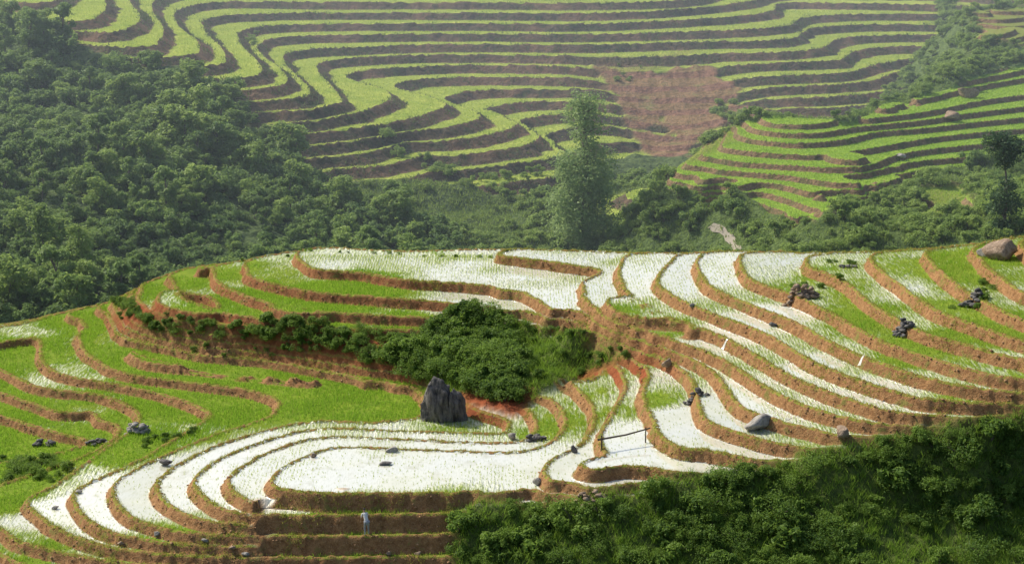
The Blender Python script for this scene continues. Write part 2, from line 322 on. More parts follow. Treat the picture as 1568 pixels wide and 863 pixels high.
def hill_mat(name,g1,g2,e1,e2,wd1,wd2,rd1,rd2,sc,ov=1.05,rm=.15):
    m=M(name); t=m.at('t'); wA=m.at('w'); gA=m.at('g'); wlA=m.at('wild'); redA=m.at('red')
    nf=m.no(1.2*sc,5); nm=m.no(.2*sc,3); nh=m.no(.6,4,m.pos((1,1,.12))); ng_=m.no(.06,3); ns=m.no(.7,4,m.pos((1,.18,.18)))
    fr=m.ma('FRACT',t)
    ris=m.mr(fr,m.ma('SUBTRACT',1.,m.ma('MULTIPLY',wA,ov+.12)),m.ma('SUBTRACT',1.,m.ma('MULTIPLY',wA,ov-.05)))
    green=m.mix(m.mr(nm,.3,.7),g1,g2); green=m.mix(m.mr(nf,.55,.75,0.,.4),green,e2)
    earth=m.mix(m.mr(nf,.35,.65),e1,e2); earth=m.mix(m.mr(nh,.5,.62,0.,.6),earth,wd1); earth=m.mix(m.mr(ng_,.48,.62,0.,rm),earth,rd2)
    c=m.mix(ris,green,earth)
    wc=m.mix(m.mr(nf,.35,.65),wd1,wd2); rdc=m.mix(m.mr(m.ma('ADD',m.ma('MULTIPLY',nf,.5),m.ma('MULTIPLY',ns,.5)),.4,.6),rd1,rd2); rdc=m.mix(m.mr(nm,.58,.72,0.,.6),rdc,wd2)
    wc=m.mix(redA,wc,rdc); c=m.mix(m.ma('MAXIMUM',wlA,m.ma('MULTIPLY',redA,.6)),c,wc)
    return m.done(m.pb(c,.95,m.bump(nf,1.,.6),.05))
far_mat=hill_mat('far_terraces',(.22,.32,.05),(.40,.46,.10),(.05,.044,.034),(.13,.10,.068),(.045,.075,.032),(.12,.17,.06),(.13,.07,.05),(.29,.165,.115),1.,rm=.35)  # far wall earth darkened so its colour carries the shade on camera-facing walls
ny,nx=far.X.shape
mk('terraced_valley_hillside',np.stack([far.X,far.Y,far.Z],-1).reshape(-1,3),gridfaces(ny,nx),dict(t=T,w=w,g=g,wild=wildF,red=redF),far_mat,True)

# ================================================================ SIDE HILLSIDE (mid distance)
SR=.8; Z0R=-8.4
R={}
R[11]=[[(1345,165),(1420,150),(1500,132),(1600,115)]]
R[10]=[[(1330,182),(1420,171),(1500,155),(1600,142)]]
R[9]=[[(1310,195),(1400,186),(1500,172),(1600,160)]]
R[8]=[[(1135,190),(1128,203),(1155,213),(1230,219),(1298,213),(1340,203),(1420,196),(1500,187),(1600,177)]]
R[7]=[[(1105,222),(1140,230),(1240,237),(1330,228),(1420,212),(1500,203),(1600,195)]]
R[6]=[[(1075,236),(1120,246),(1230,254),(1320,256),(1365,240),(1430,228),(1600,212)]]
R[5]=[[(1050,249),(1100,259),(1200,268),(1290,280),(1345,274),(1380,252),(1450,243),(1600,232)]]
R[4]=[[(1035,262),(1100,273),(1200,283),(1262,300),(1298,298),(1315,280),(1400,262),(1600,252)]]
R[3]=[[(1028,277),(1110,289),(1190,299),(1240,316),(1268,318),(1290,305),(1400,282),(1600,272)]]
R[2]=[[(1170,312),(1225,333),(1252,340),(1290,325),(1400,302)]]
R[1]=[[(1150,325),(1230,350),(1290,345),(1400,322)]]
R[13.5]=[[(1440,112),(1500,95),(1600,75)]]
R[16]=[[(1485,60),(1530,45),(1600,35)]]
R[18]=[[(1495,20),(1600,0)]]
pts=[];vals=[]
for k_,ls in R.items():
    for l in ls:
        P=spline([atz(u,v,Z0R+SR*k_)[:2] for u,v in l],3.)
        pts+=list(P); vals+=[k_]*len(P)
def addr(x,y,z): pts.append(np.array([x,y])); vals.append((z-Z0R)/SR)
for u,v,t_ in [(1135,187,8.7),(1240,185,8.9),(1320,180,9.8),(1350,158,11.2),(1410,138,12.),(1450,105,13.8),(1485,60,16),(1492,15,18.2),(1510,-30,20.5)]:
    p=atz(u,v,Z0R+SR*t_); pts.append(p[:2]); vals.append(t_); pts.append(p[:2]+[-2,6]); vals.append(t_-7); pts.append(p[:2]+[-5,18]); vals.append(t_-18)
for u,v,Y in [(1000,300,252),(1010,380,238),(1100,380,232),(1250,385,225),(1400,385,212),(1568,380,206),(1400,340,224),(1568,340,216),(1480,300,230),(1100,330,243),(1640,300,222)]:
    addr(*aty(u,v,Y))
for q in [(16,262,-18),(20,290,-22),(60,400,-24),(85,400,-24),(130,400,8),(135,300,6),(135,240,2),(60,192,-18),(40,192,-20),(80,190,-18),(110,186,-16),(18,220,-22)]: addr(*q)
side=Sheet(12,135,185,400,.3,1.5,pts,vals,SR,Z0R,5e-5,60.)
xs,ys=side.xs,side.ys
n1=ngrid(xs,ys,6,21)*.5+ngrid(xs,ys,2,22)*.3; n2=ngrid(xs,ys,.9,23)
fieldW=wpoly(side,[(1020,290),(1030,255),(1080,225),(1132,190),(1300,188),(1350,160),(1420,140),(1480,122),(1600,95),(1600,245),(1500,245),(1400,272),(1300,325),(1250,350),(1180,325),(1150,300)])
brownW=wpoly(side,[(1490,80),(1495,5),(1700,-10),(1700,60)])
brn=inpoly(brownW,side.X,side.Y)&(side.Y>290)
fld=inpoly(fieldW,side.X,side.Y)|brn
bank2=side.poly([(1405,285),(1470,282),(1490,325),(1420,330)])
wildR=ragged(~(fld|bank2),3,n1,.4)
T=side.T+.05*n1
gy,gx=np.gradient(T,side.res); g=np.sqrt(gx**2+gy**2)+1e-4
w=np.clip(.55*g,.004,.5); k=np.floor(T); f=T-k; r=np.clip((f-(1-w))/w,0,1)
Zt=Z0R+SR*(k+r)+.15*np.clip(1-f/(.4*g),0,1)*(r<=0)+(r>0)*(r<1)*.12*n2
side.Z=Zt*(1-wildR)+wildR*(Z0R+SR*T+.7*n1+.2*n2)
side.f,side.g,side.r,side.wl=f,g,r,wildR
redR=blur(bank2|side.poly([(1090,215),(1130,195),(1135,212),(1060,250),(1040,262),(1035,250)])|brn,3)*.8
side_mat=hill_mat('side_terraces',(.17,.31,.035),(.30,.44,.06),(.16,.11,.06),(.30,.21,.12),(.06,.10,.035),(.14,.20,.06),(.16,.075,.05),(.28,.16,.10),1.6)
ny,nx=side.X.shape
mk('terraced_slope',np.stack([side.X,side.Y,side.Z],-1).reshape(-1,3),gridfaces(ny,nx),dict(t=T,w=w,g=g,wild=wildR,red=redR),side_mat,True)

# ================================================================ RICE & GRASS (blade meshes)
def blades(name,P,hgt,wid,nb,spread,lean,mat,seed):
    r=np.random.default_rng(seed); n=len(P); N=n*nb
    base=np.repeat(P,nb,0)+np.c_[r.normal(0,spread,(N,2)),np.full(N,-.02)]
    hh=np.repeat(hgt,nb)*r.uniform(.6,1.15,N); a=r.uniform(0,2*np.pi,N); ww=wid*r.uniform(.6,1.3,N)
    side_=np.c_[np.cos(a),np.sin(a),np.zeros(N)]*ww[:,None]*.5
    b=r.uniform(0,2*np.pi,N); tip=base+np.c_[np.cos(b)*lean*hh,np.sin(b)*lean*hh,hh]
    V=np.stack([base-side_,base+side_,tip],1).reshape(-1,3)
    tone=np.repeat(np.repeat(r.uniform(0,1,n),nb)*.6+.4*r.uniform(0,1,N),3)
    return mk(name,V,np.arange(3*N).reshape(-1,3),dict(tone=tone),mat)
rice_m=leaf_mat('rice_leaf',(.18,.28,.03),(.36,.44,.07),.4)
lush_m=leaf_mat('lush_rice_leaf',(.12,.27,.02),(.28,.43,.04),.4,con=1.6)
grass_m=leaf_mat('grass_leaf',(.17,.22,.03),(.38,.38,.08),.35)
farrice_m=leaf_mat('far_rice_leaf',(.23,.33,.06),(.40,.48,.11),.4)
def proj(x,y,z):
    zc=(y*CP-(z-H)*SP); return 784+FP*x/zc, 431.5+FP*(-(y*SP+(z-H)*CP))/zc
def infov(x,y,z,pad=40):
    u,v=proj(x,y,z); return (u>-pad)&(u<1568+pad)&(v>-pad)&(v<863+pad)
def gridpts(S,x0,x1,y0,y1,dx,dy,jx,jy):
    X,Y=np.meshgrid(np.arange(x0,x1,dx),np.arange(y0,y1,dy)); X=X.ravel()+rng.uniform(-jx,jx,X.size); Y=Y.ravel()+rng.uniform(-jy,jy,Y.size)
    return X,Y
X,Y=gridpts(near,-46,48,91,150,.24,.15,.04,.06)
ff=near.h(X,Y,near.f);gg=near.h(X,Y,near.g);rr=near.h(X,Y,near.r);wl_=near.h(X,Y,near.wl);we=near.h(X,Y,near.wet);Zz=near.h(X,Y)
dlip=ff/gg; drz=(1-ff)/gg
keep=(wl_<.1)&(rr<=0)&(dlip>.3)&(drz>.5)&infov(X,Y,Zz)
dens=np.where(we>.82,.16,np.where(we>.55,.5,np.where(we>.3,.85,1.)))*np.clip(.75+.5*near.h(X,Y,ngrid(near.xs,near.ys,3,31)),.1,1)
keep&=rng.random(len(X))<dens
P=np.c_[X,Y,Zz][keep]; we=we[keep]; lush=(we<.28)&((P[:,0]<2)|(rng.random(len(P))<.3))
print('rice',len(P)); blades('rice_seedlings',P[~lush],np.where(we[~lush]>.5,.15,.27),.035,3,.03,.35,rice_m,1)
blades('young_rice',P[lush],np.full(lush.sum(),.33),.045,4,.06,.35,lush_m,11)
n=260000; X=rng.uniform(-46,48,n);Y=rng.uniform(91,150,n)
ff=near.h(X,Y,near.f);gg=near.h(X,Y,near.g);rr=near.h(X,Y,near.r);wl_=near.h(X,Y,near.wl);Zz=near.h(X,Y); pn=near.h(X,Y,ngrid(near.xs,near.ys,1.6,32))
keep=(wl_<.2)&infov(X,Y,Zz)&(((ff/gg<.38)&(pn>-.3))|((rr>0)&(pn>.35)))
P=np.c_[X,Y,Zz][keep]; print('grass',len(P)); blades('terrace_edge_grass',P,rng.uniform(.08,.24,len(P)),.04,4,.07,.5,grass_m,2)
n=80000; X=rng.uniform(-46,48,n);Y=rng.uniform(88,140,n); wl_=near.h(X,Y,near.wl);Zz=near.h(X,Y);rd=near.h(X,Y,redm)
keep=(wl_>.6)&infov(X,Y,Zz)&(rd<.5); P=np.c_[X,Y,Zz][keep]; blades('slope_grass',P,rng.uniform(.25,.7,len(P)),.06,6,.14,.6,leaf_mat('wild_grass_leaf',(.09,.17,.02),(.23,.36,.045),.35,con=1.6),3)
X,Y=gridpts(far,-130,130,270,430,.7,.6,.3,.3)
ff=far.h(X,Y,far.f);gg=far.h(X,Y,far.g);rr=far.h(X,Y,far.r);wl_=far.h(X,Y,far.wl);Zz=far.h(X,Y)
keep=(wl_<.1)&(rr<=0)&((1-ff)/gg>2.6)&infov(X,Y,Zz); P=np.c_[X,Y,Zz][keep]; print('far rice',len(P)); blades('hillside_rice',P,np.full(len(P),.35),.12,4,.25,.4,farrice_m,4)
pn=far.h(X,Y,ngrid(far.xs,far.ys,3.,33)); keep=(wl_<.5)&(rr>0)&(pn+rng.normal(0,.3,len(X))>.25)&infov(X,Y,Zz); P=np.c_[X,Y,Zz][keep]; print('weeds',len(P))
blades('hillside_weeds',P,rng.uniform(.25,.7,len(P)),.2,3,.25,.6,leaf_mat('weed_leaf',(.045,.08,.035),(.12,.17,.06),.3),44)
X,Y=gridpts(side,20,125,205,330,.45,.45,.2,.2)
ff=side.h(X,Y,side.f);gg=side.h(X,Y,side.g);rr=side.h(X,Y,side.r);wl_=side.h(X,Y,side.wl);Zz=side.h(X,Y)
keep=(wl_<.1)&(rr<=0)&((1-ff)/gg>.8)&infov(X,Y,Zz); P=np.c_[X,Y,Zz][keep]; print('side rice',len(P)); blades('slope_rice',P,np.full(len(P),.3),.08,4,.18,.4,leaf_mat('slope_rice_leaf',(.16,.31,.03),(.33,.47,.06),.4),5)

# ================================================================ FOLIAGE
def foliage(lobes,nleaf,ls,seed,shell=.55):
    r=np.random.default_rng(seed); vol=np.array([l[3]*l[4]*l[5] for l in lobes])**.67; cnt=(nleaf*vol/vol.sum()).astype(int)
    Cc=[];Nn=[]
    for l,c_ in zip(lobes,cnt):
        d=r.normal(size=(c_,3)); d/=np.linalg.norm(d,axis=1)[:,None]
        ph=r.uniform(0,6,3)
        rad=r.uniform(shell,1.08,c_)[:,None]*(1+.26*np.sin(d*5+ph).sum(1)/1.7)[:,None]
        out_=r.random(c_)<.07; rad[out_]*=r.uniform(1.1,1.45,out_.sum())[:,None]
        Cc.append(np.array(l[:3])+d*rad*np.array(l[3:6])); Nn.append(d)
    C_=np.vstack(Cc);D=np.vstack(Nn); n=len(C_)
    N_=D*.5+np.array([0,0,.55])+r.normal(0,.6,(n,3)); N_/=np.linalg.norm(N_,axis=1)[:,None]
    A=np.cross(N_,r.normal(size=(n,3))); A/=np.linalg.norm(A,axis=1)[:,None]; B=np.cross(N_,A)
    s=ls*r.uniform(.5,1.5,n)[:,None]
    V=np.stack([C_-A*s,C_-B*s*.42+N_*s*.12,C_+A*s-N_*s*.25,C_+B*s*.42+N_*s*.12],1).reshape(-1,3)
    return V,np.arange(4*n).reshape(-1,4),np.repeat(np.clip(r.beta(2,2.2,n)+.0,0,1),4)
def tube(P,R,seg=7):
    V=[];Fc=[]
    P=[np.array(p,float) for p in P]
    for i,p in enumerate(P):
        d=P[min(i+1,len(P)-1)]-P[max(i-1,0)]; d/=np.linalg.norm(d)+1e-9
        a=np.cross(d,[.3,.9,.1]); a/=np.linalg.norm(a); b=np.cross(d,a)
        for j in range(seg):
            th=2*math.pi*j/seg; V.append(p+(a*math.cos(th)+b*math.sin(th))*R[i])
    for i in range(len(P)-1):
        for j in range(seg):
            Fc.append((i*seg+j,i*seg+(j+1)%seg,(i+1)*seg+(j+1)%seg,(i+1)*seg+j))
    return np.array(V),np.array(Fc)
m=M('bark'); bark_m=m.done(m.pb(m.mix(m.no(6,4),(.09,.07,.05),(.2,.17,.13)),.9))
def tree_obj(name,lobes,nleaf,ls,seed,limbs,lm,do_link=True):
    V,Fq,tn=foliage(lobes,nleaf,ls,seed); nl=len(Fq); Vs=[V];Fs=[Fq];ts=[tn];off=len(V)
    for P,Rr in limbs:
        v,f_=tube(P,Rr); Vs.append(v);Fs.append(f_+off);ts.append(np.full(len(v),.3)); off+=len(v)
    o=mk(name,np.vstack(Vs),np.vstack(Fs),dict(tone=np.concatenate(ts)),lm,False,do_link)
    o.data.materials.append(bark_m); mi=np.zeros(sum(len(x) for x in Fs),np.int32); mi[nl:]=1; o.data.polygons.foreach_set('material_index',mi); return o
def bush_variant(name,R_,hh,nlobe,nleaf,ls,seed,lm,trunk=True):
    r=np.random.default_rng(seed); lobes=[]
    for i in range(nlobe):
        a=r.uniform(0,6.28); d=R_*math.sqrt(r.uniform(0,1))*.85; s=R_*r.uniform(.2,.46)
        lobes.append((math.cos(a)*d,math.sin(a)*d,hh*r.uniform(.25,1.)*(1-.35*d/R_),s,s*r.uniform(.7,1.2),s*r.uniform(.55,1.05)))
    limbs=[([(0,0,-.3*hh),(l[0]*.3,l[1]*.3,l[2]*.5),(l[0],l[1],l[2])],[.05*R_,.035*R_,.01*R_]) for l in lobes[:4]]
    return tree_obj(name,lobes,nleaf,ls,seed,limbs,lm,False)
def wood_tree(name,hh,R_,nlobe,nleaf,ls,seed,lm):
    r=np.random.default_rng(seed); lobes=[];limbs=[([(0,0,-.5),(.1,0,hh*.5),(0,.1,hh*.9)],[.05*hh*.5,.03*hh*.5,.01*hh])]
    for i in range(nlobe):
        q=r.uniform(.35,1.); wd=R_*(1-.6*abs(q-.6)/.4*.6); a=r.uniform(0,6.28); d=wd*r.uniform(.1,.9); s=R_*r.uniform(.25,.42)
        l=(math.cos(a)*d,math.sin(a)*d,hh*q,s,s,s*r.uniform(.5,.8)); lobes.append(l)
        if i%3==0: limbs.append(([(0,0,hh*q*.7),(l[0]*.6,l[1]*.6,l[2]*.9),l[:3]],[.012*hh,.008*hh,.003*hh]))
    return tree_obj(name,lobes,nleaf,ls,seed,limbs,lm,False)
def collection(name,objs):
    c_=bpy.data.collections.new(name)
    for o in objs: c_.objects.link(o)
    return c_
dark_m=leaf_mat('shrub_leaf',(.045,.105,.022),(.20,.31,.05),.35,con=1.9)
far_leaf=leaf_mat('wood_leaf',(.06,.13,.045),(.23,.34,.09),.35,con=2.)
mid_leaf=leaf_mat('valley_leaf',(.10,.19,.045),(.30,.41,.10),.35,con=1.6)
col_near=collection('shrub_kinds',[bush_variant('shrub_a',.9,1.0,10,1500,.075,1,dark_m),bush_variant('shrub_b',.8,1.3,9,1300,.09,2,dark_m),bush_variant('shrub_c',1.2,.8,13,1700,.06,3,dark_m),bush_variant('shrub_d',.7,.9,8,700,.13,4,dark_m),bush_variant('shrub_e',1.0,.6,12,1100,.07,14,dark_m)])
col_far=collection('wood_kinds',[bush_variant('wood_a',2.4,3.2,14,1500,.26,5,far_leaf),bush_variant('wood_b',1.8,3.8,11,1200,.22,6,far_leaf),bush_variant('wood_c',2.8,2.2,15,1600,.24,7,far_leaf),bush_variant('wood_d',1.3,2.,7,900,.2,8,far_leaf),wood_tree('wood_e',6.5,2.3,15,1700,.24,15,far_leaf),wood_tree('wood_f',5.,2.8,14,1700,.28,16,mid_leaf)])
col_mid=collection('valley_kinds',[bush_variant('vshrub_a',1.8,2.2,12,1400,.19,9,mid_leaf),bush_variant('vshrub_b',1.3,2.6,9,1100,.17,10,mid_leaf),bush_variant('vshrub_c',2.2,1.5,14,1400,.18,11,mid_leaf)])
def scatter(name,P,scl,col,idx,seed):
    r=np.random.default_rng(seed); n=len(P); me=bpy.data.meshes.new(name); me.vertices.add(n); me.vertices.foreach_set('co',np.asarray(P,np.float32).ravel())
    if np.isscalar(idx): idx=r.integers(0,idx,n)
    a=me.attributes.new('scl','FLOAT','POINT'); a.data.foreach_set('value',np.asarray(scl,np.float32))
    a=me.attributes.new('rot','FLOAT_VECTOR','POINT'); a.data.foreach_set('vector',np.c_[r.normal(0,.12,n),r.normal(0,.12,n),r.uniform(0,6.28,n)].astype(np.float32).ravel())
    a=me.attributes.new('idx','INT','POINT'); a.data.foreach_set('value',np.asarray(idx).astype(np.int32))
    o=link(bpy.data.objects.new(name,me))
    ng=bpy.data.node_groups.new(name+'_gn','GeometryNodeTree'); ng.interface.new_socket('Geometry',in_out='INPUT',socket_type='NodeSocketGeometry'); ng.interface.new_socket('Geometry',in_out='OUTPUT',socket_type='NodeSocketGeometry')
    gi=ng.nodes.new('NodeGroupInput');go=ng.nodes.new('NodeGroupOutput'); ip=ng.nodes.new('GeometryNodeInstanceOnPoints'); ci=ng.nodes.new('GeometryNodeCollectionInfo')
    ci.inputs['Collection'].default_value=col; ci.inputs['Separate Children'].default_value=True; ci.inputs['Reset Children'].default_value=True
    def na(nm,dt):
        x=ng.nodes.new('GeometryNodeInputNamedAttribute'); x.data_type=dt; x.inputs['Name'].default_value=nm; return [q for q in x.outputs if q.enabled and q.name=='Attribute'][0]
    er=ng.nodes.new('FunctionNodeEulerToRotation')
    L=ng.links.new; L(gi.outputs[0],ip.inputs['Points']); L(ci.outputs[0],ip.inputs['Instance']); ip.inputs['Pick Instance'].default_value=True
    L(na('idx','INT'),ip.inputs['Instance Index']); L(na('rot','FLOAT_VECTOR'),er.inputs[0]); L(er.outputs[0],ip.inputs['Rotation']); L(na('scl','FLOAT'),ip.inputs['Scale']); L(ip.outputs[0],go.inputs[0])
    md=o.modifiers.new('scatter','NODES'); md.node_group=ng; return o
def sample_poly(S,Pimg,sp,jit=.45,world=None):
    Q=world if world is not None else wpoly(S,Pimg)
    x0,y0=Q.min(0);x1,y1=Q.max(0); X,Y=np.meshgrid(np.arange(x0,x1,sp),np.arange(y0,y1,sp)); X=X.ravel()+rng.uniform(-jit,jit,X.size)*sp; Y=Y.ravel()+rng.uniform(-jit,jit,Y.size)*sp
    m_=inpoly(Q,X,Y); X,Y=X[m_],Y[m_]; return np.c_[X,Y,S.h(X,Y)]
def sample_mask(S,mask,sp,x0,x1,y0,y1):
    X,Y=np.meshgrid(np.arange(x0,x1,sp),np.arange(y0,y1,sp)); X=X.ravel()+rng.uniform(-.45,.45,X.size)*sp; Y=Y.ravel()+rng.uniform(-.45,.45,Y.size)*sp
    k_=S.h(X,Y,mask.astype(float))>.7; X,Y=X[k_],Y[k_]; Z=S.h(X,Y); k_=infov(X,Y,Z,80); return np.c_[X,Y,Z][k_]
def sample_line(S,L,sp,jit):
    P=spline(wpoly(S,L),sp); P=P+rng.normal(0,jit,P.shape); return np.c_[P,S.h(P[:,0],P[:,1])]
A1=sample_poly(near,[(700,812),(725,778),(800,778),(900,768),(1020,742),(1180,722),(1280,690),(1400,672),(1500,660),(1568,640),(1660,630),(1660,880),(690,880)],.62)
nA=ngrid(near.xs,near.ys,3.5,77); q_=np.where((A1[:,0]>21)&(A1[:,1]<97.5),.15,.75)*np.clip(1+near.h(A1[:,0],A1[:,1],nA),.25,1.1)
A1=A1[rng.random(len(A1))<q_]; s1=rng.uniform(.35,1.,len(A1))*np.where(rng.random(len(A1))<.12,1.5,1)
scatter('slope_shrubs',A1,s1,col_near,5,1)
B=[];s=[]
def addB(a,lo,hi):
    B.append(a); s.append(rng.uniform(lo,hi,len(a)))
addB(sample_poly(near,[(590,545),(650,520),(700,478),(760,480),(790,520),(800,560),(790,620),(740,612),(700,585),(600,560)],.65),.6,1.35)
addB(sample_line(near,[(385,508),(430,514),(480,522),(540,532),(600,545),(650,555)],.30,.35),.4,.85)
addB(sample_line(near,[(400,500),(480,508),(560,518),(640,524)],.4,.3),.4,.8)
addB(sample_line(near,[(180,462),(215,485),(290,500),(385,510)],.35,.2),.3,.6)
addB(sample_line(near,[(188,478),(230,500),(330,520),(470,545)],1.2,.4),.2,.4)
addB(sample_poly(near,[(800,500),(950,545),(900,565),(800,600)],1.1),.2,.6)
addB(sample_line(near,[(800,500),(860,505),(955,545)],.8,.3),.3,.5)
addB(sample_poly(near,[(0,700),(100,705),(110,735),(0,740)],1.0),.35,.7)
addB(sample_poly(near,[(215,665),(310,655),(300,668),(220,685)],1.0),.3,.5)
addB(sample_line(near,[(330,402),(480,385),(600,389),(780,386)],1.5,.3),.12,.3)
addB(sample_line(near,[(1210,440),(1260,440),(1280,430)],.6,.3),.25,.45)
addB(sample_line(near,[(1465,475),(1500,460),(1520,430)],.7,.3),.25,.5)
addB(sample_line(near,[(1270,400),(1310,405)],.7,.2),.25,.4)
scatter('bank_shrubs',np.vstack(B),np.concatenate(s),col_near,5,2)
A=sample_poly(far,None,2.2,world=forestW); A=A[infov(A[:,0],A[:,1],A[:,2],120)]; A=A[rng.random(len(A))<.92]; print('wood',len(A))
nW=far.h(A[:,0],A[:,1],ngrid(far.xs,far.ys,14,78)); 
idx=np.where(rng.random(len(A))<.13+.15*np.clip(nW,0,1),rng.integers(4,6,len(A)),rng.integers(0,4,len(A)))
scatter('hillside_wood',A-[0,0,.4],rng.uniform(.35,1.1,len(A))*(1+.3*nW),col_far,idx,3)
pathP=spline([side.ground(u,v)[:2] for u,v in [(1088,346),(1106,355),(1120,370),(1130,386)]],1.)
def clear_of_path(A,d):
    q=np.min(((A[:,None,:2]-pathP[None])**2).sum(2),axis=1); return A[q>d*d]
B=[];s=[]
vm=(far.T<2.0)&(~forest)&(~inpoly(spurW,far.X,far.Y))&(far.Y>195)&(far.X<60)
vn=ngrid(far.xs,far.ys,9,79)
a_=sample_mask(far,vm,2.3,-60,60,200,300); a_=a_[rng.random(len(a_))<np.clip(.8+.7*far.h(a_[:,0],a_[:,1],vn),.15,1)]
addB(clear_of_path(a_,1.3),.35,1.15)
addB(sample_poly(far,[(570,200),(620,215),(640,240),(720,262),(840,265),(830,290),(760,300),(660,270),(600,240)],3.),.35,.8)
addB(sample_poly(far,[(1345,150),(1420,120),(1490,85),(1440,60),(1430,5),(1470,0),(1480,90),(1440,130),(1360,175)],2.5),.6,1.)
addB(sample_poly(far,[(490,275),(640,275),(760,300),(830,330),(800,350),(640,345),(520,320)],4.5),.15,.6)
addB(sample_poly(far,[(1090,150),(1150,150),(1160,190),(1100,200)],3),.3,.7)
addB(sample_poly(far,[(375,50),(400,50),(400,70),(375,70)],3),.3,.6)
addB(sample_poly(far,[(940,95),(985,98),(1000,130),(950,140)],4),.2,.5)
sm=(wildR>.9)&(side.Y<385)
Cs=sample_mask(side,sm,2.0,14,130,186,385); Cs=Cs[rng.random(len(Cs))<np.clip(.85+.6*side.h(Cs[:,0],Cs[:,1],ngrid(side.xs,side.ys,8,80)),.2,1)]
addB(clear_of_path(Cs,1.3),.3,1.)
scatter('valley_shrubs',np.vstack(B),np.concatenate(s),col_mid,3,4)
# rough grass between the valley shrubs
X=rng.uniform(-20,125,60000);Y=rng.uniform(200,300,60000); keepS=(side.h(X,Y,wildR)>.8)&(X>14)
Zs=side.h(X,Y); P=np.c_[X,Y,Zs][keepS&infov(X,Y,Zs)]; P=P[rng.random(len(P))<.8]
Xf=rng.uniform(-80,40,50000);Yf=rng.uniform(215,300,50000); Zf=far.h(Xf,Yf); kf=(far.h(Xf,Yf,wildF)>.8)&(~inpoly(forestW,Xf,Yf))&infov(Xf,Yf,Zf)
P=np.vstack([P,np.c_[Xf,Yf,Zf][kf]]); blades('valley_grass',P,rng.uniform(.3,.8,len(P)),.16,4,.3,.6,leaf_mat('valley_grass_leaf',(.11,.19,.04),(.27,.36,.09),.35,con=1.5),66)
def tree(name,S,u,v,hgt,prof,nleaf,ls,seed,lm,lean=0):
    b=S.ground(u,v); r=np.random.default_rng(seed); lobes=[];limbs=[]
    trunk=[(lean*q*q*hgt+.02*hgt*math.sin(q*5+seed),0,hgt*q) for q in np.linspace(-.03,.93,9)]
    limbs.append((trunk,list(np.linspace(.018*hgt,.004*hgt,9))))
    for q,wd,nn in prof:
        for i in range(nn):
            a=r.uniform(0,6.28); d=wd*r.uniform(.3,1.)*.75; s_=wd*r.uniform(.35,.62)+.25
            x=lean*q*q*hgt+math.cos(a)*d; y=math.sin(a)*d; z=hgt*(q+r.uniform(-.03,.03)); lobes.append((x,y,z,s_,s_,s_*r.uniform(.5,.85)))
            if i%2==0: limbs.append(([(lean*q*q*hgt,0,hgt*(q-.06)),(x*.6,y*.6,z-.02*hgt),(x,y,z)],[.006*hgt,.004*hgt,.0015*hgt]))
    o=tree_obj(name,lobes,nleaf,ls,seed,limbs,lm); o.location=b; return o
tree('tall_tree',far,892,383,24.,[(.06,4.4,8),(.14,4.6,9),(.23,4.9,9),(.32,4.9,9),(.41,5.0,9),(.50,4.9,9),(.58,4.2,7),(.65,3.2,5),(.72,2.8,4),(.80,3.2,6),(.87,3.4,7),(.93,3.1,6),(.98,1.8,4)],20000,.24,5,leaf_mat('tall_tree_leaf',(.09,.18,.06),(.30,.41,.15),.35,con=1.8),.0)
dm=leaf_mat('dark_tree_leaf',(.03,.075,.03),(.09,.16,.055),.2)
tree('broadleaf_tree',side,1535,362,13.5,[(.12,1.9,6),(.25,2.1,6),(.38,1.9,5),(.5,1.5,4),(.7,1.3,3),(.8,2.2,6),(.88,2.6,7),(.94,1.8,5)],6000,.2,6,dm,-.06)
tree('small_tree',far,68,402,8,[(.4,1.4,4),(.55,1.8,5),(.7,1.7,5),(.85,1.2,4),(.95,.7,2)],2500,.2,8,mid_leaf,.02)
tree('small_tree',far,125,425,8,[(.4,1.8,5),(.55,2.,5),(.7,1.8,5),(.85,1.2,4)],2500,.2,9,mid_leaf,.0)

# ================================================================ ROCKS
def rock_verts(sz,seed,sub=3,flat=.75):
    bm=bmesh.new(); bmesh.ops.create_icosphere(bm,subdivisions=sub,radius=1); off=Vector((seed*3.1,seed*1.7,seed*.9)); r=random.Random(seed)
    pl=[(Vector((r.gauss(0,1),r.gauss(0,1),r.gauss(0,.8))).normalized(),r.uniform(.45,.8)) for _ in range(10)]
    for v in bm.verts:
        p=v.co.copy()
        for n_,d in pl:
            e=p.dot(n_)-d
            if e>0: p-=n_*e*.95
        p*=1+.14*mnoise.noise(p*1.7+off)+.07*mnoise.noise(p*5+off); v.co=Vector((p.x*sz[0],p.y*sz[1],p.z*sz[2]))
    V=np.array([v.co[:] for v in bm.verts]); Fc=np.array([[v.index for v in f_.verts] for f_ in bm.faces]); bm.free(); return V,Fc
def rockmat(name,a,b,st=(1,1,1)):
    m=M(name); n_=m.no(3,6,m.pos(st)); n2_=m.no(14,4,m.pos(st)); c_=m.mix(m.mr(n_,.35,.65),a,b); c_=m.mix(m.mr(n2_,.58,.7,0.,.6),c_,tuple(x*.35 for x in a)); return m.done(m.pb(c_,.85,m.bump(m.ma('ADD',n_,m.ma('MULTIPLY',n2_,.5)),1.,.15)))
rk_g=rockmat('grey_stone',(.20,.19,.17),(.42,.40,.36)); rk_d=rockmat('dark_stone',(.06,.06,.06),(.20,.19,.18)); rk_b=rockmat('brown_stone',(.20,.14,.09),(.40,.30,.22))
def boulder(name,S,u,v,sz,seed,mt,sink=.35,rz=0,sub=3):
    b=S.ground(u,v); V,Fc=rock_verts(sz,seed,sub); o=mk(name,V,Fc,None,mt); o.location=(b[0],b[1],b[2]+sz[2]*(1-sink)); o.rotation_euler=(0,0,rz); return o
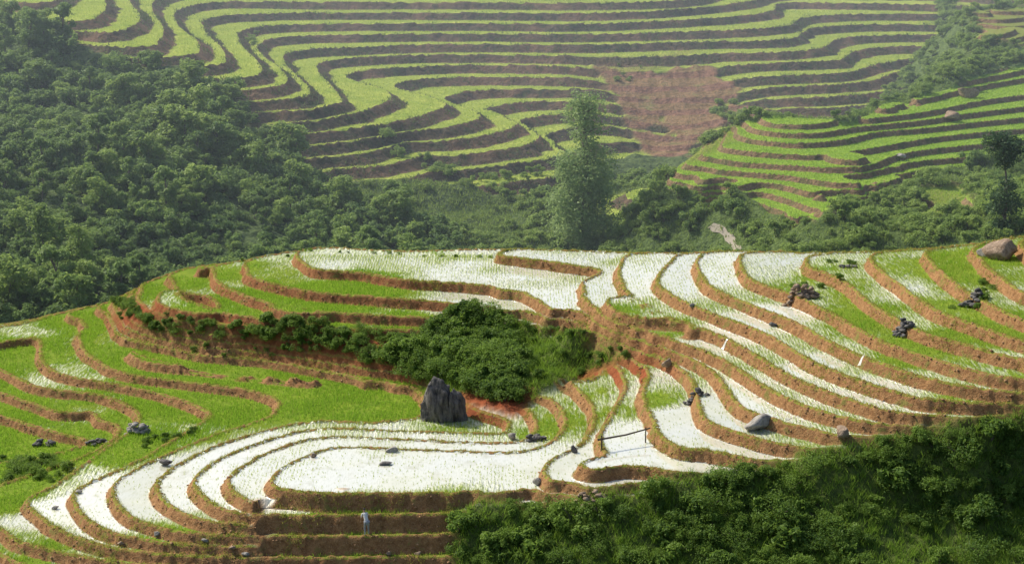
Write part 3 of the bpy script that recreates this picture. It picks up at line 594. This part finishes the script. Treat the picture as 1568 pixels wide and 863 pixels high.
def crag(name,S,u,v,blocks,mt):
    b=S.ground(u,v); Vs=[];Fs=[];off=0
    for P in blocks:
        bm=bmesh.new()
        for p in P: bm.verts.new(p)
        bmesh.ops.convex_hull(bm,input=bm.verts); bmesh.ops.triangulate(bm,faces=bm.faces[:])
        for _ in range(4):
            ed=[e for e in bm.edges if e.calc_length()>.28]
            if not ed: break
            bmesh.ops.subdivide_edges(bm,edges=ed,cuts=1); bmesh.ops.triangulate(bm,faces=bm.faces[:])
        bm.normal_update(); bm.verts.index_update()
        for vv in bm.verts:
            p=vv.co; q=Vector((p.x*2.2,p.y*2.2,p.z*.7)); vv.co=p+vv.normal*(.16*mnoise.noise(q)+.10*mnoise.noise(q*3)+.05*mnoise.noise(p*7))
        bm.verts.index_update(); bm.verts.ensure_lookup_table()
        Vs.append(np.array([vv.co[:] for vv in bm.verts])); Fs.append(np.array([[vv.index for vv in f_.verts] for f_ in bm.faces])+off); off+=len(bm.verts); bm.free()
    o=mk(name,np.vstack(Vs),np.vstack(Fs),None,mt); o.location=b; return o
crag('standing_boulder',near,680,641,[
 [(-1.75,-.5,-.6),(-1.5,.9,-.6),(.5,-.9,-.6),(.5,1.,-.6),(-1.65,-.2,1.2),(-1.3,.6,2.2),(-1.15,-.3,2.7),(-.7,0,3.25),(-.2,-.2,3.1),(.25,-.75,2.2),(.4,.6,2.4),(-.6,-.95,1.)],
 [(.2,-.8,-.6),(1.7,-.4,-.6),(1.5,.8,-.6),(.2,1.,-.6),(.4,-.7,1.9),(.7,-.1,2.5),(1.3,-.2,2.1),(1.65,-.2,1.1),(1.4,.6,1.5),(1.,-.9,.8)]],
 rockmat('slate',(.035,.035,.038),(.19,.18,.165),(1.4,1.4,.3)))
boulder('boulder',near,1162,657,(1.15,.8,.6),4,rk_g,.3,.4)
boulder('boulder',near,1290,668,(.6,.5,.5),5,rk_b,.3)
boulder('boulder',near,1022,567,(.5,.4,.45),6,rk_b,.3)
boulder('boulder',near,1535,395,(1.5,1.2,.9),7,rk_b,.3)
boulder('boulder',near,1508,392,(.7,.6,.5),27,rk_g,.3)
boulder('boulder',near,255,712,(.5,.35,.3),8,rk_d,.3)
boulder('boulder',near,600,692,(.55,.35,.22),9,rk_g,.3)
boulder('boulder',near,785,672,(.4,.3,.3),10,rk_g,.3)
boulder('boulder',near,878,692,(.3,.25,.3),12,rk_d,.3)
boulder('boulder',near,590,712,(.6,.3,.12),13,rk_d,.3)
boulder('boulder',near,1183,500,(.35,.3,.2),14,rk_d,.3)
boulder('boulder',near,825,742,(.4,.3,.3),15,rk_g,.3)
boulder('boulder',side,1457,185,(1.6,1.2,.9),17,rk_b,.3)
boulder('boulder',side,1480,150,(2.,1.4,1.2),18,rk_b,.3)
boulder('boulder',side,1380,243,(1.,.8,.5),19,rk_g,.3)
boulder('pale_boulder',far,1015,388,(1.4,1.,1.1),16,rockmat('pale_stone',(.45,.45,.42),(.6,.6,.58)),.0)
for i,(u,v) in enumerate([(315,834),(355,846),(376,850),(595,850),(240,822),(185,836),(85,780),(640,850),(1060,470),(480,700),(120,755)]): boulder('field_stone',near,u,v,(.26,.2,.17),20+i,rk_b if i%2 else rk_g,.3)
def pile(name,S,u,v,rx,ry,hh,n_,s0,mt,seed):
    r=random.Random(seed); b=S.ground(u,v); Vs=[];Fs=[];off=0
    for i in range(n_):
        a=r.uniform(0,6.28); q=math.sqrt(r.random()); x=math.cos(a)*q*rx; y=math.sin(a)*q*ry; s_=s0*r.uniform(.6,1.3)
        V,Fc=rock_verts((s_*1.2,s_,s_*.7),seed*50+i,2); z=float(S.h(b[0]+x,b[1]+y))-b[2]+r.uniform(0,1)*hh*(1-q*q)+s_*.3
        Vs.append(V+[x,y,z]);Fs.append(Fc+off);off+=len(V)
    o=mk(name,np.vstack(Vs),np.vstack(Fs),None,mt); o.location=b; return o
pile('stone_pile',near,1228,455,1.3,.6,.9,60,.22,rk_b,1)
pile('stone_pile',near,211,662,.9,.5,.8,35,.26,rk_g,2)
pile('stone_pile',near,1383,508,.7,.5,.7,26,.22,rk_d,3)
pile('stone_pile',near,1487,470,.8,.5,.7,30,.22,rk_d,4)
pile('stone_pile',near,745,485,1.2,.5,.5,45,.17,rockmat('red_stone',(.25,.10,.07),(.40,.22,.16)),5)
pile('stone_pile',near,905,768,1.0,.5,.5,40,.18,rk_b,6)
pile('stone_pile',near,820,674,.7,.4,.4,20,.2,rk_d,7)
pile('stone_pile',near,68,682,.9,.4,.4,20,.25,rk_d,8)
pile('stone_pile',near,150,680,1.,.4,.3,18,.22,rk_d,9)
pile('stone_pile',near,1065,604,.8,.3,.4,20,.2,rk_d,10)
pile('stone_pile',near,1298,410,.6,.3,.3,12,.2,rk_d,11)
# clods of earth that crumbled from the terrace walls
ico=[rock_verts((1,1,.7),300+i,1) for i in range(4)]
n=26000; X=rng.uniform(-44,46,n);Y=rng.uniform(92,146,n); rr=near.h(X,Y,near.r);wl_=near.h(X,Y,near.wl);Zz=near.h(X,Y); keep=(rr>0)&(wl_<.3)&infov(X,Y,Zz,10); Pc=np.c_[X,Y,Zz][keep][:4500]
Vs=[];Fs=[];off=0
for i,p in enumerate(Pc):
    V,Fc=ico[i%4]; Vs.append(V*(.05+.10*rng.random()**2)+p);Fs.append(Fc+off);off+=len(V)
print('clods',len(Pc)); mk('earth_clods',np.vstack(Vs),np.vstack(Fs),None,rockmat('clod_earth',(.19,.10,.045),(.42,.25,.13)))
m=M('falling_water'); wat=m.done(m.pb(m.mix(m.no(8,3),(.4,.4,.36),(.75,.75,.72)),.2,spec=.6))
Vs=[];Fs=[];off=0
for u,v in [(1323,545),(1113,522),(1210,640)]:
    b=near.ground(u,v); x,y=b[:2]; G=np.array([near.h(x+.3,y,near.T)-near.h(x-.3,y,near.T),near.h(x,y+.3,near.T)-near.h(x,y-.3,near.T)]); G=-G/(np.linalg.norm(G)+1e-9); S_=np.array([-G[1],G[0]])
    for i,q in enumerate(np.linspace(-.15,.4,8)):
        wd=.04+.12*(i/7)**1.5
        for sg in (-1,1):
            p=b[:2]+G*q+S_*sg*wd; Vs.append([p[0],p[1],float(near.h(*p))+.03])
        if i: Fs.append((off+2*i-2,off+2*i-1,off+2*i+1,off+2*i))
    off+=16
mk('water_spills',Vs,Fs,None,wat,True)
p0=near.ground(921,690); P1=p0+[0,0,.75]; e=np.array([p0[0]+3.3,p0[1]+1.6,p0[2]+.95])
V1,F1=tube([p0-[0,0,.2],P1+[0,0,.25]],[.07,.05]); V2,F2=tube([P1-[.25,.1,0],(P1+e)/2+[0,0,-.08],e],[.07,.06,.05])
ez=float(near.h(e[0]-.3,e[1]-.15)); V3,F3=tube([(e[0]-.3,e[1]-.15,ez-.1),(e[0]-.3,e[1]-.15,e[2]+.1)],[.05,.04])
mb=M('bamboo'); bam=mb.done(mb.pb(mb.mix(mb.no(5,3),(.05,.04,.03),(.12,.09,.06)),.6))
mk('bamboo_flume',np.vstack([V1,V2,V3]),np.vstack([F1,F2+len(V1),F3+len(V1)+len(V2)]),None,bam)
Vs=[];Fs=[]
for i,p in enumerate(pathP):
    wd=.42+.15*math.sin(i*1.7)
    for sg in (-1,1): Vs.append([p[0]+sg*wd,p[1],float(side.h(p[0]+sg*wd,p[1]))+.12])
    if i: Fs.append((2*i-2,2*i-1,2*i+1,2*i))
mp=M('path_earth'); mk('footpath',Vs,Fs,None,mp.done(mp.pb(mp.mix(mp.no(3,3),(.22,.20,.15),(.38,.35,.29)),.9)),True)

# ================================================================ FARMER (bending to plant)
def farmer(u,v):
    b=near.ground(u,v)
    par=link(bpy.data.objects.new('farmer',None)); par.location=b; par.rotation_euler=(0,0,math.radians(25))
    def mm(n_,c_):
        q=M(n_); return q.done(q.pb(q.mix(q.no(20,2),tuple(x*.8 for x in c_),c_),.8))
    skin=mm('skin',(.45,.28,.19)); shirt=mm('pale_shirt',(.72,.72,.70)); trs=mm('trousers',(.30,.32,.36)); hair=mm('hair',(.02,.017,.015))
    legs=dict(J=[(0,0,.86),(-.1,.0,.82),(-.12,.06,.45),(-.13,0,.06),(-.13,.12,.0),(.1,.0,.82),(.13,.1,.46),(.14,.05,.06),(.14,.17,0)],
              E=[(0,1),(1,2),(2,3),(3,4),(0,5),(5,6),(6,7),(7,8)],R=[.13,.10,.065,.04,.035,.10,.065,.04,.035])
    tor=dict(J=[(0,0,.84),(0,.10,1.02),(0,.24,1.2),(0,.34,1.32),(-.17,.33,1.30),(-.22,.38,1.05),(.17,.33,1.30),(.23,.42,1.06)],E=[(0,1),(1,2),(2,3),(3,4),(4,5),(3,6),(6,7)],R=[(.15,.11),(.14,.10),(.16,.11),.07,.06,.045,.06,.045])
    fore=dict(J=[(-.22,.38,1.07),(-.2,.5,.86),(-.19,.54,.8)],E=[(0,1),(1,2)],R=[.038,.026,.03]); fore2=dict(J=[(.23,.42,1.08),(.17,.54,.88),(.15,.58,.82)],E=[(0,1),(1,2)],R=[.038,.026,.03])
    hd=dict(J=[(0,.33,1.33),(0,.38,1.41),(0,.42,1.48),(0,.46,1.55)],E=[(0,1),(1,2),(2,3)],R=[.055,.05,.095,.085])
    def add(name,D,mt):
        me=bpy.data.meshes.new(name); me.from_pydata(D['J'],D['E'],[]); o=link(bpy.data.objects.new(name,me)); o.parent=par
        bpy.context.view_layer.objects.active=o; o.modifiers.new('s','SKIN')
        if not me.skin_vertices:
            bpy.ops.object.select_all(action='DESELECT'); o.select_set(True); bpy.ops.mesh.customdata_skin_add()
        for i,rv in enumerate(D['R']): me.skin_vertices[0].data[i].radius=rv if isinstance(rv,tuple) else (rv,rv)
        me.skin_vertices[0].data[0].use_root=True; me.materials.append(mt)
        sb=o.modifiers.new('u','SUBSURF'); sb.levels=2; sb.render_levels=2
    add('legs',legs,trs); add('torso',tor,shirt); add('forearm_left',fore,skin); add('forearm_right',fore2,skin); add('head',hd,skin)
    for nm,(cx,cy,cz) in (('hand_left',(-.19,.54,.8)),('hand_right',(.15,.58,.82))):
        J=[(cx,cy,cz),(cx,cy+.03,cz-.05)];E=[(0,1)];R_=[.022,.024]
        for i in range(5):
            ox=(i-2)*.018; l=[.045,.07,.078,.07,.055][i]; J+=[(cx+ox,cy+.045,cz-.08),(cx+ox*1.15,cy+.05,cz-.08-l*.6),(cx+ox*1.1,cy+.035,cz-.08-l)]; q=len(J)-3; E+=[(1,q),(q,q+1),(q+1,q+2)]; R_+=[.009,.008,.006]
        add(nm,dict(J=J,E=E,R=R_),skin)
    V,Fc=rock_verts((.105,.115,.08),91,2); o=mk('hair',V+[0,.44,1.57],Fc,None,hair,True); o.parent=par
    V,Fc=rock_verts((.015,.022,.02),92,1); o=mk('nose',V+[0,.54,1.49],Fc,None,skin,True); o.parent=par
try: farmer(562,818)
except Exception as ex: print('farmer failed',ex)
# ================================================================ HAZE
hz=M('valley_haze'); vs=hz.n('ShaderNodeVolumeScatter'); vs.inputs['Color'].default_value=(.72,.87,1,1); vs.inputs['Density'].default_value=.00085; vs.inputs['Anisotropy'].default_value=.1
hz.nt.links.new(vs.outputs[0],hz.out.inputs['Volume'])
x0,x1,y0,y1,z0,z1=-165,165,170,555,-30,75
mk('haze',[(x0,y0,z0),(x1,y0,z0),(x1,y1,z0),(x0,y1,z0),(x0,y0,z1),(x1,y0,z1),(x1,y1,z1),(x0,y1,z1)],[(0,3,2,1),(4,5,6,7),(0,1,5,4),(1,2,6,5),(2,3,7,6),(3,0,4,7)],None,hz.m)
# ================================================================ LIGHT, SKY, CAMERA
sd=Vector((-.72,.50,.82)).normalized()
el=math.asin(sd.z); az=math.atan2(sd.x,sd.y)
L=bpy.data.lights.new('sun','SUN'); L.energy=5.0; L.angle=math.radians(.5); L.color=(1,.93,.80)
o=link(bpy.data.objects.new('sun',L)); o.rotation_euler=(-sd).to_track_quat('-Z','Y').to_euler()
W=bpy.data.worlds.new('World'); bpy.context.scene.world=W; W.use_nodes=True; nt=W.node_tree
sky=nt.nodes.new('ShaderNodeTexSky'); sky.sky_type='NISHITA'; sky.sun_disc=False; sky.sun_elevation=el; sky.sun_rotation=az; sky.dust_density=3
bg=nt.nodes['Background']; bg.inputs[1].default_value=.15; nt.links.new(sky.outputs[0],bg.inputs[0])
cam=bpy.data.cameras.new('camera'); cam.lens=60; cam.sensor_width=36; cam.clip_end=3000; cam.clip_start=.5
co=link(bpy.data.objects.new('camera',cam)); co.location=(0,0,H); co.rotation_euler=(math.radians(75),0,0)
bpy.context.scene.camera=co
sc=bpy.context.scene; sc.view_settings.view_transform='Standard'; sc.view_settings.look='None'; sc.view_settings.exposure=0
